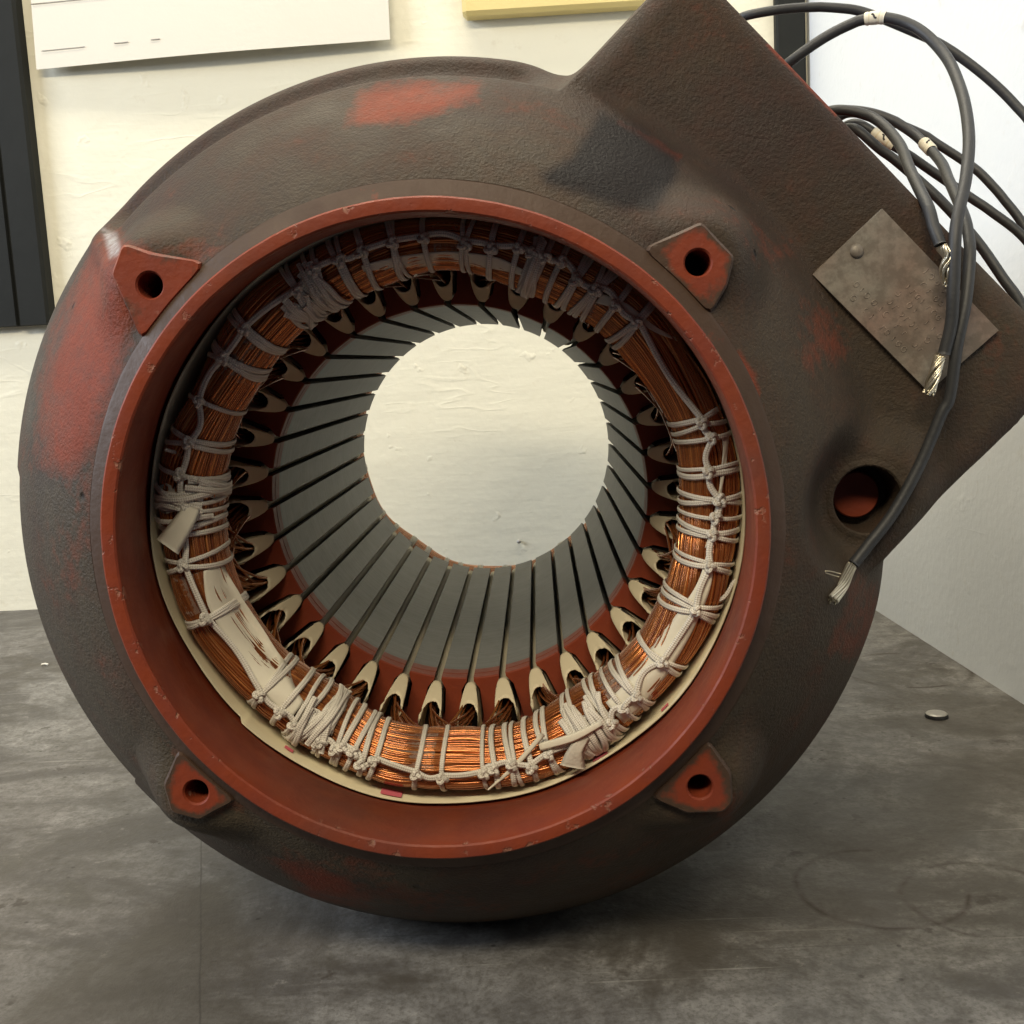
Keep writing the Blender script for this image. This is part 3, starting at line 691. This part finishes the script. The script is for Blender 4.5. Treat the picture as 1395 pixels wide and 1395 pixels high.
wo = ob('wire_strands', mk('wire_strands', np.vstack(Wv), np.vstack(Wf), M['copper'], shade=np.concatenate(Ws)), wind); wo['kind'] = 'stuff'
# coil ends that dive from the bundle into each slot
def coil_end(seed, side):
    g = np.random.default_rng(seed); parts = []
    for i in range(13):
        r0 = g.uniform(.0915, .1045); t0 = g.uniform(-.028, .028); tw = side*g.uniform(.10, .34); r1 = g.uniform(.094, .110)
        pts = []
        for s_, yy in ((0, YC0+.006), (.0, YC0-.004), (.03, YC0-.016), (.20, YC0-.028), (.55, YC0-.042), (1, YC0-.054)):
            r = r0+(r1-r0)*s_; t = t0+tw*s_; pts.append((r*math.cos(t), yy+g.normal()*.0006, r*math.sin(t)))
        parts.append(tube(spline(pts, 16), .00055, sides=5))
    v, f, u = join(parts); return mk('coil_end', v, f, M['copper'], shade=np.repeat(g.uniform(.1, .75, 13), len(v)//13))
ce = [coil_end(50+i, 1 if i % 2 else -1) for i in range(6)]
for k in range(36):
    o = ob('coil_end', ce[(k//3*2+(k % 2)*1+k//2) % 6], wind, rot=(0, -math.radians(k*10), 0))
# lacing loops
def loop_mesh(t0, n, spread, seed):
    g = np.random.default_rng(seed); parts = []; ph = np.linspace(0, 2*np.pi, 64, endpoint=False)
    for j in range(n):
        k = (j-(n-1)/2)*math.radians(spread)*1.15; wob = math.radians(g.normal()*.35)
        open_ = np.abs(np.cos(ph))**.8 if n > 1 else 1
        t = t0+k*(.35+.75*open_)+wob*np.cos(ph)+math.radians(.25)*np.sin(2*ph+g.uniform(0, 6))
        sc = 1.075+.022*np.sin(3*ph+g.uniform(0, 6))*.5+.01*j
        Pq = bund(t, ph, sc, groove=.25); Nn = Pq-bund(t, ph, .55)
        parts.append(tube(Pq, g.uniform(.00085, .00125), .00038, nrm=Nn, closed=True, sides=8))
    # the knot on the face
    q = np.linspace(0, 2*np.pi, 40, endpoint=False); c = front(t0, RC+g.uniform(-.002, .002), .0022)
    er = np.array([math.cos(t0), 0, math.sin(t0)]); et = np.array([-math.sin(t0), 0, math.cos(t0)]); ey = np.array([0, -1, 0.])
    s_ = g.uniform(.85, 1.15); an = g.uniform(0, 6.3)
    kx = (np.sin(q)+1.6*np.sin(2*q))*.00072*s_; kz = (np.cos(q)-1.6*np.cos(2*q))*.00068*s_; ky = -np.sin(3*q)*.0006
    Pk = c+np.outer(kx*math.cos(an)-kz*math.sin(an), er)+np.outer(kx*math.sin(an)+kz*math.cos(an), et)*1.1+np.outer(ky+.0002, ey)
    parts.append(tube(Pk, .00100, closed=True, sides=7))
    v, f, u = join(parts); return mk('lacing_loop', v, f, M['cord'], u), c
knots = []
for i, ((px, py, n, sp), t0) in enumerate(zip(LOOPS, LT)):
    me, c = loop_mesh(t0, n, sp, 300+i); ob('lacing_loop', me, wind); knots.append((t0, c))
# lacing cord running from knot to knot along the face
order = sorted(knots, key=lambda k: k[0])
for i in range(len(order)):
    (t0, c0), (t1, c1) = order[i], order[(i+1) % len(order)]
    dt = (t1-t0) % (2*math.pi)
    if dt < math.radians(1.2): continue
    r0, r1 = math.hypot(c0[0], c0[2]), math.hypot(c1[0], c1[2]); n = max(6, int(dt/.02)); ms = rng.normal()*.0012
    pts = [front(t0+dt*k/(n-1), r0+(r1-r0)*k/(n-1)-.0018*math.sin(math.pi*k/(n-1))*min(1, dt*2)+ms*math.sin(math.pi*k/(n-1)), .0017) for k in range(n)]
    v, f, u = tube(spline(pts, max(12, n*2)), .00125, .00045, nrm=[(0, -1, 0)]*max(12, n*2), sides=8)
    ob('lacing_cord', mk('lacing_cord', v, f, M['cord'], u), wind)
# strips of phase paper on the face of the bundle
def strip(name, pts, wd, mat, off=.0007, y=.046, seed=1, curl=0.):
    g = np.random.default_rng(seed); Q = spline(np.array([polw(u, v) for u, v in pts]), 40); nx = len(Q); V = []; nw = 7
    wid = np.interp(np.linspace(0, 1, nx), np.linspace(0, 1, len(wd)), wd)
    for i, (t, r) in enumerate(Q):
        for j in range(nw):
            rr = r+(j/(nw-1)-.5)*wid[i]; p = front(t, rr, off+.00018*math.sin(i*.5+j*.8+seed)+curl*(j/(nw-1))**2); V.append(p)
    o = ob(name, mk(name, V, grid_faces(nx, nw), mat), wind); m_ = o.modifiers.new('thick', 'SOLIDIFY'); m_.thickness = .0003; return o
strip('phase_paper', [(286, 775), (300, 815), (335, 880), (375, 935), (405, 968)], [.004, .009, .0105, .010, .008], M['white'], seed=3)
strip('phase_paper', [(966, 745), (958, 790), (935, 840), (905, 890), (870, 940), (838, 972)], [.002, .005, .008, .010, .012, .0115], M['white'], seed=5)
strip('phase_paper', [(495, 367), (540, 358), (620, 351), (680, 360), (712, 372)], [.002, .004, .0045, .004, .002], M['white'], seed=7)
strip('phase_paper', [(815, 407), (850, 420), (890, 448), (935, 468)], [.004, .0035, .002, .001], M['white'], seed=8)
strip('phase_paper', [(990, 590), (985, 640), (975, 700), (962, 745)], [.003, .0015, .0012, .0016], M['white'], seed=9)
# clear tape wraps
def wrap(t0, t1, s0, seed, p0=0., p1=2*np.pi):
    g = np.random.default_rng(seed); t = np.linspace(t0, t1, 22); ph = np.linspace(p0, p1, 48)
    A, B = np.meshgrid(t, ph, indexing='ij'); sc = s0+.006*np.sin(A*300+B*3)+.006*g.normal(size=A.shape)
    V = bund(A, B, sc).reshape(-1, 3); uv = np.stack([(A-t0)*RC*10, B/6.28], -1).reshape(-1, 2)
    ob('tape_wrap', mk('tape_wrap', V, grid_faces(22, 48), M['sleeve'], uv), wind)
for i, (p, q) in enumerate((((522, 1030), (592, 1032)), ((830, 955), (872, 925)), ((265, 780), (262, 838)), ((345, 465), (318, 520)), ((800, 395), (822, 410)), ((590, 330), (622, 330)))):
    wrap(polw(*p)[0], polw(*q)[0], 1.012, i)
# wads of torn glass cloth caught under the lacing
def wad(px, py, size, seed, el=1.5):
    g = np.random.default_rng(seed); t, r = polw(px, py); c = front(t, np.clip(r, RC-.009, RC+.009), .0008)
    er = np.array([math.cos(t), 0, math.sin(t)]); et = np.array([-math.sin(t), 0, math.cos(t)]); ey = np.array([0, -1., 0]); parts = []
    phc = math.acos(float(np.clip((r-RC)/AR, -.97, .97))); half = size/RC*.55
    # a torn patch of cloth hugging the bundle
    A_, B_ = np.meshgrid(np.linspace(-1, 1, 22), np.linspace(-1, 1, 20), indexing='ij')
    sc = 1.045+.030*np.sin(A_*5+B_*3+seed)+.026*np.sin(B_*9-A_*4+seed*2)+.014*g.normal(size=A_.shape)
    tt_ = t+half*A_*(1+.2*np.sin(B_*4+seed)); pp_ = phc+.62*B_*(1+.2*np.sin(A_*5+seed))
    patch = (bund(tt_, pp_, sc).reshape(-1, 3), grid_faces(22, 20).tolist(), np.zeros((440, 2)))
    for k in range(9):         # turns of cord drawn tight across it
        n = 26; s_ = np.linspace(-1, 1, n); sl = g.normal()*.55; o_ = g.normal()*.55; ln = g.uniform(.7, 1.25)
        th_ = t+half*(o_+sl*s_+.12*np.sin(s_*4+k)); p_ = phc+ln*s_; Pq = bund(th_, p_, 1.085+.012*k+.02*np.sin(s_*3+k), groove=0)
        parts.append(tube(Pq, g.uniform(.0009, .0014), .0004, nrm=Pq-bund(th_, p_, .5), sides=8))
    ob('cloth_patch', mk('cloth_patch', patch[0], patch[1], M['cloth']), wind).modifiers.new('thick', 'SOLIDIFY').thickness = .0003
    v, f, u = join(parts); ob('lacing_bunch', mk('lacing_bunch', v, f, M['cord'], u), wind)
for i, a_ in enumerate(((416, 433, .0085), (288, 668, .0075), (240, 680, .0085), (404, 1000, .007), (446, 985, .006), (818, 1000, .0095), (790, 1005, .005), (440, 400, .006), (725, 372, .004))): wad(*a_, 70+i)
# cut ends of tape and cord
def tail(name, pts, wd, th, mat, n=16, sides=6):
    Q = spline(np.array(pts), n); v, f, u = tube(Q, np.interp(np.linspace(0, 1, n), np.linspace(0, 1, len(wd)), wd), th, nrm=[(0, -1, .2)]*n, sides=sides); return ob(name, mk(name, v, f, mat, u), wind)
tail('tape_end', [P3(262, 690, 00.0500), P3(250, 712, 00.0470), P3(228, 745, 00.0460)], [.0035, .0042, .0052], .0003, M['white'])
tail('tape_end', [P3(800, 1000, 00.0510), P3(785, 1022, 00.0490), P3(780, 1045, 00.0500)], [.002, .003, .0052], .0005, M['cloth'])
tail('tape_end', [P3(740, 1000, 00.0500), P3(700, 1045, 00.0490), P3(665, 1076, 00.0500)], [.0010, .0010, .0003], .0003, M['white'])
tail('tape_end', [P3(735, 1018, 00.0500), P3(780, 1005, 00.0490), P3(820, 985, 00.0490)], [.0016, .0018, .0012], .0003, M['white'])
tail('cord_end', [P3(884, 492, 00.0580), P3(900, 500, 00.0570), P3(927, 512, 00.0570)], [.0012, .0017, .0020], .0010, M['cord'])
for q in (((889, 484), (888, 460)), ((889, 484), (902, 470)), ((890, 486), (912, 478)), ((888, 486), (878, 498)), ((889, 484), (894, 466))):
    tail('cord_end', [P3(*q[0], 00.0580), P3((q[0][0]+q[1][0])/2+1, (q[0][1]+q[1][1])/2, 00.0570), P3(*q[1], 00.0570)], [.0006, .0004, .0002], .0003, M['cord'])
tail('cord_end', [P3(955, 822, 00.0530), P3(985, 815, 00.0530), P3(1000, 792, 00.0540), P3(1006, 795, 00.0540)], [.0009, .0009, .0007, .0004], .0005, M['cord'])
tail('cord_end', [P3(225, 612, .05), P3(245, 620, 00.0540), P3(258, 640, 00.0530)], [.0007, .0008, .0006], .0005, M['cord'])
# loose wires over the face
for i, pl_ in enumerate((((812, 405), (880, 425), (950, 500), (985, 570)), ((830, 400), (900, 440), (962, 520)), ((505, 1040), (540, 1062), (600, 1060)))):
    v, f, u = tube(spline(np.array([P3(a_, b_, 00.0560+.002*(i % 2)) for a_, b_ in pl_]), 30), .00045, sides=5)
    ob('loose_wire', mk('loose_wire', v, f, M['copper'], u, shade=np.full(len(v), .6)), wind)

# ---- paper sleeve between the winding and the frame
prof = [(.1165, .124), (.1152, .080), (.1143, .0535), (.1149, .0531), (.1154, .0542), (.1162, .080), (.1175, .124)]
v, f = lathe(prof, 360, .0002)
A_ = np.arctan2(v[:, 2], v[:, 0]); v[:, 1] += np.where(v[:, 1] < .058, .0012*np.sin(5*A_+1)+.0008*np.sin(11*A_)+.0035*sstep(math.radians(-139), math.radians(-138), A_)*(1-sstep(math.radians(-136), math.radians(-95), A_))*-1, 0)
slv = part('insulation_sleeve', mk('insulation_sleeve', v, f, M['liner2'])); slv['label'] = 'cream paper sleeve lining the frame round the winding'
def ink(px, py, wd, ln):
    t, _ = pol(px, py, .068); V = []
    for i in range(6):
        for j in range(2):
            a_ = t+(i/5-.5)*wd; y = .0536+.0012*math.sin(5*a_+1)+.0008*math.sin(11*a_)+.0004+j*ln; r = .1143+(y-.0535)*(.0009/.0265)-.00045; V.append((r*math.cos(a_), y, r*math.sin(a_)))
    ob('ink_mark', mk('ink_mark', V, grid_faces(6, 2), M['pink']), slv)
ink(535, 1083, .075, .0065); ink(921, 967, .035, .003); ink(832, 1043, .06, .004); ink(392, 1022, .035, .003)

# ---- rear winding, seen as a sliver through the bore
wr = part('rear_winding', mk('rear_winding', *((lambda a, p: (bund(*np.meshgrid(a, p, indexing='ij'), .95, YC1+.062, -1, .1072).reshape(-1, 3), grid_faces(len(a), len(p), True, True)))(np.linspace(0, 2*np.pi, 120, endpoint=False), np.linspace(0, 2*np.pi, 20, endpoint=False))), M['copper'], shade=np.full(2400, .3)))
Wv, Wf, b0 = [], [], 0; ta2 = np.linspace(0, 2*np.pi, 160, endpoint=False)
for i in range(56):
    v, f, _ = tube(bund(ta2, i/56*2*np.pi+.15*np.sin(3*ta2), 1+.01*vnoise(160, 20, 400+i), YC1+.062, -1, .1072), .0008, closed=True, sides=5); Wv.append(v); Wf.append(np.asarray(f)+b0); b0 += len(v)
o = ob('wire_strands', mk('wire_strands', np.vstack(Wv), np.vstack(Wf), M['copper'], shade=np.full(b0, .55)), wr); o['kind'] = 'stuff'
ph = np.linspace(0, 2*np.pi, 48, endpoint=False)
for d in list(range(-150, -30, 9))+list(range(-20, 200, 16)):
    t0 = math.radians(d+random.uniform(-2, 2)); Pq = bund(t0+0*ph, ph, 1.06, YC1+.062, -1, .1072); v, f, u = tube(Pq, random.uniform(.0016, .0030), .0007, nrm=Pq-bund(t0+0*ph, ph, .5, YC1+.062, -1, .1072), closed=True)
    ob('lacing_loop', mk('lacing_loop', v, f, M['white' if random.random() < .5 else 'cord'], u), wr)

# ---- lead cables
CR = .00210
inbox = lambda v, y: uvy(.185, v, y)
CAB = [
 dict(start=inbox(-.005, .150), p=[(1079, 82, .142), (1136, 42, .138), (1195, 24, .130), (1246, 37, .122), (1286, 74, .112), (1309, 122, .100), (1320, 181, .086), (1316, 241, .072), (1303, 310, .060), (1299, 390, .0575), (1296, 440, .0575), (1286, 483, .0580)],
      mark=(1195, .0085), bare=[(1280, 487, .0585), (1274, 508, .0575), (1264, 538, .058)], r=1.08),
 dict(start=inbox(-.035, .160), p=[(1025, 19, .150), (1085, 10, .150), (1142, 11, .148), (1181, 18, .146), (1244, 43, .142), (1289, 65, .138), (1340, 102, .132), (1382, 142, .126), (1410, 180, .12), (1440, 270, .11), (1460, 400, .105), (1455, 560, .10)], r=.98),
 dict(start=inbox(.030, .135), p=[(1139, 149, .130), (1174, 154, .126), (1201, 169, .118), (1225, 196, .105), (1240, 231, .090), (1256, 266, .075), (1272, 308, .063), (1281, 333, .0600)],
      bare=[(1283, 337, .0598), (1292, 350, .0588), (1288, 368, .0590), (1294, 386, .0600)], r=1.05),
 dict(start=inbox(.034, .150), p=[(1150, 149, .148), (1196, 155, .142), (1233, 174, .134), (1256, 193, .126), (1281, 220, .112), (1294, 248, .098), (1308, 280, .084), (1318, 311, .073), (1321, 350, .065), (1316, 411, .0600), (1304, 471, .0585), (1294, 540, .0590), (1282, 565, .0595), (1253, 633, .0600), (1218, 697, .0590), (1182, 744, .0580), (1163, 768, .0570)],
      mark=(1264, .0085), bare=[(1160, 771, .057), (1140, 790, .0555), (1119, 808, .0545)], r=1.02),
 dict(start=inbox(.030, .165), p=[(1165, 152, .160), (1240, 174, .156), (1280, 198, .152), (1311, 218, .148), (1332, 233, .144), (1350, 251, .140), (1368, 272, .136), (1397, 312, .13), (1430, 390, .12), (1445, 520, .11)], r=.95),
 dict(start=inbox(.045, .160), p=[(1169, 166, .150), (1200, 188, .146), (1239, 212, .142), (1269, 233, .138), (1322, 269, .132), (1350, 288, .128), (1397, 326, .122), (1440, 390, .115), (1470, 500, .11)], mark=(1203, .0115), r=.98),
 dict(start=inbox(.050, .145), p=[(1164, 172, .132), (1190, 197, .128), (1218, 217, .124), (1253, 247, .118), (1285, 277, .112), (1329, 326, .104), (1365, 377, .098), (1395, 425, .094), (1415, 520, .090)], r=1.0)]
for ci, c in enumerate(CAB):
    sh = lambda y: y-.0150*(1-float(sstep(.085, .125, y)))
    q0 = c['p'][0]; dn = 20 if ci == 0 else 9; pts = [P3(q0[0]-75, q0[1]+40+dn, q0[2]+.012), P3(q0[0]-24, q0[1]+dn, q0[2]+.008)]+[P3(a_, b_, sh(y_)) for a_, b_, y_ in c['p']]; Q = spline(np.array(pts), len(pts)*9); cr = CR*c['r']
    for _ in range(30): Q[1:34] = (Q[0:33]+2*Q[1:34]+Q[2:35])/4
    ins = (sd_all(Q[:, 0], Q[:, 2]) < -.004) & (Q[:, 1] < .09); Q[:, 1] = np.where(ins, np.minimum(Q[:, 1], np.minimum(y_face(Q[:, 0], Q[:, 2]), NPY if 'bare' in c else 1)-cr*1.15), Q[:, 1])
    for _ in range(12 if 'bare' in c else 3): Q[1:-1, 1] = np.minimum(Q[1:-1, 1], (Q[:-2, 1]+Q[1:-1, 1]*2+Q[2:, 1])/4) if False else (Q[:-2, 1]+Q[1:-1, 1]*2+Q[2:, 1])/4
    v, f, u = tube(Q, cr, sides=14)
    if ci == 0: pass
    cb = part('lead_cable', mk('lead_cable', v, f, M['rubber'], u))
    if 'mark' in c:
        px, py = to_px(Q); k = np.argmin(np.abs(px-c['mark'][0])+(0 if ci != 0 else 1e3*(np.arange(len(Q)) > 60)))
        L = np.concatenate([[0], np.cumsum(np.linalg.norm(np.diff(Q, axis=0), axis=1))]); w2 = c['mark'][1]/2
        ss = np.linspace(L[k]-w2, L[k]+w2, 15); Pm = np.stack([np.interp(ss, L, Q[:, a_]) for a_ in range(3)], 1)
        rr = cr*1.10+.00028*np.array([0, 1, 1, .35, 1, 1, 1, 1, 1, 1, .35, 1, 1, .9, 0])
        v, f, u = tube(Pm, rr, sides=24, nrm=[(0, -1, 0)]*15)
        # printed stroke: a slanted dark mark facing the front
        mi = []
        for fi, face in enumerate(f):
            if len(face) != 4: mi.append(0); continue
            row, sd = fi//24, fi % 24
            if row in (3, 10): mi.append(2)
            else: mi.append(0)
        tm_ = (Pm[-1]-Pm[0])/np.linalg.norm(Pm[-1]-Pm[0]); fr_ = np.array([0, -1., 0]); fr_ = fr_-tm_*(fr_@tm_); fr_ /= np.linalg.norm(fr_); sd_ = np.cross(tm_, fr_)
        stroke = []
        for q in np.linspace(-1, 1, 9):
            an = .42*q+.08*math.sin(q*5); stroke.append(Pm[7]+tm_*(.0011*q)+(fr_*math.cos(an)+sd_*math.sin(an))*(rr[7]+.00004))
        v2, f2, u2 = tube(np.array(stroke), .00040, .00012, nrm=[fr_]*9, sides=6); f = list(f)+[[q+len(v) for q in ff] for ff in f2]; mi += [1]*len(f2); v = np.vstack([v, v2]); u = np.vstack([u, u2])
        ob('marker_sleeve', mk('marker_sleeve', v, f, mats=[M['mark'], M['ink'], M['liner']], uv=u, midx=mi), cb)
    if 'bare' in c:
        B = spline(np.array([P3(a_, b_, Q[-1, 1]+y_-c['bare'][0][2]) for a_, b_, y_ in c['bare']]), 26); B[:, 1] = np.minimum(B[:, 1], y_face(B[:, 0], B[:, 2])-cr*.9); B = np.vstack([Q[-2]*.3+B[0]*.7, B]); n = len(B)
        T = np.gradient(B, axis=0); T /= np.linalg.norm(T, axis=1)[:, None]; N1 = np.cross(T, [0, 1, .1]); N1 /= np.linalg.norm(N1, axis=1)[:, None]; N2 = np.cross(T, N1)
        parts = []; g = np.random.default_rng(800+ci)
        for k in range(19):
            r_ = cr*(.0 if k == 0 else (.40 if k < 7 else .76)); a0 = k*1.05 if k < 7 else k*.524+.2
            tw = np.linspace(0, 3.6 if ci != 3 else 1.2, n)*(1+.1*g.normal()); spr = 1+(np.linspace(0, 1, n)**3)*g.uniform(0, .35)
            e_ = n-g.integers(0, 3)
            Pw = B+N1*(r_*np.cos(a0+tw)*spr)[:, None]+N2*(r_*np.sin(a0+tw)*spr)[:, None]; parts.append(tube(Pw[:e_], cr*.20, sides=6))
        ends = {3: [((1146, 782), (1128, 778), (1108, 781)), ((1143, 786), (1126, 781), (1110, 776))], 2: [((1290, 370), (1297, 376), (1300, 372)), ((1289, 368), (1284, 376), (1281, 374)), ((1291, 378), (1296, 384), (1299, 381)), ((1290, 376), (1287, 386), (1288, 390))], 0: []}[ci]
        for e_ in ends: parts.append(tube(spline(np.array([P3(a_, b_, B[-1, 1]-.001) for a_, b_ in e_]), 10), .00022, sides=5))
        v, f, u = join(parts); ob('bare_strands', mk('bare_strands', v, f, M['tin'], u), cb)['label'] = 'twisted bare tinned strands at the cable end'
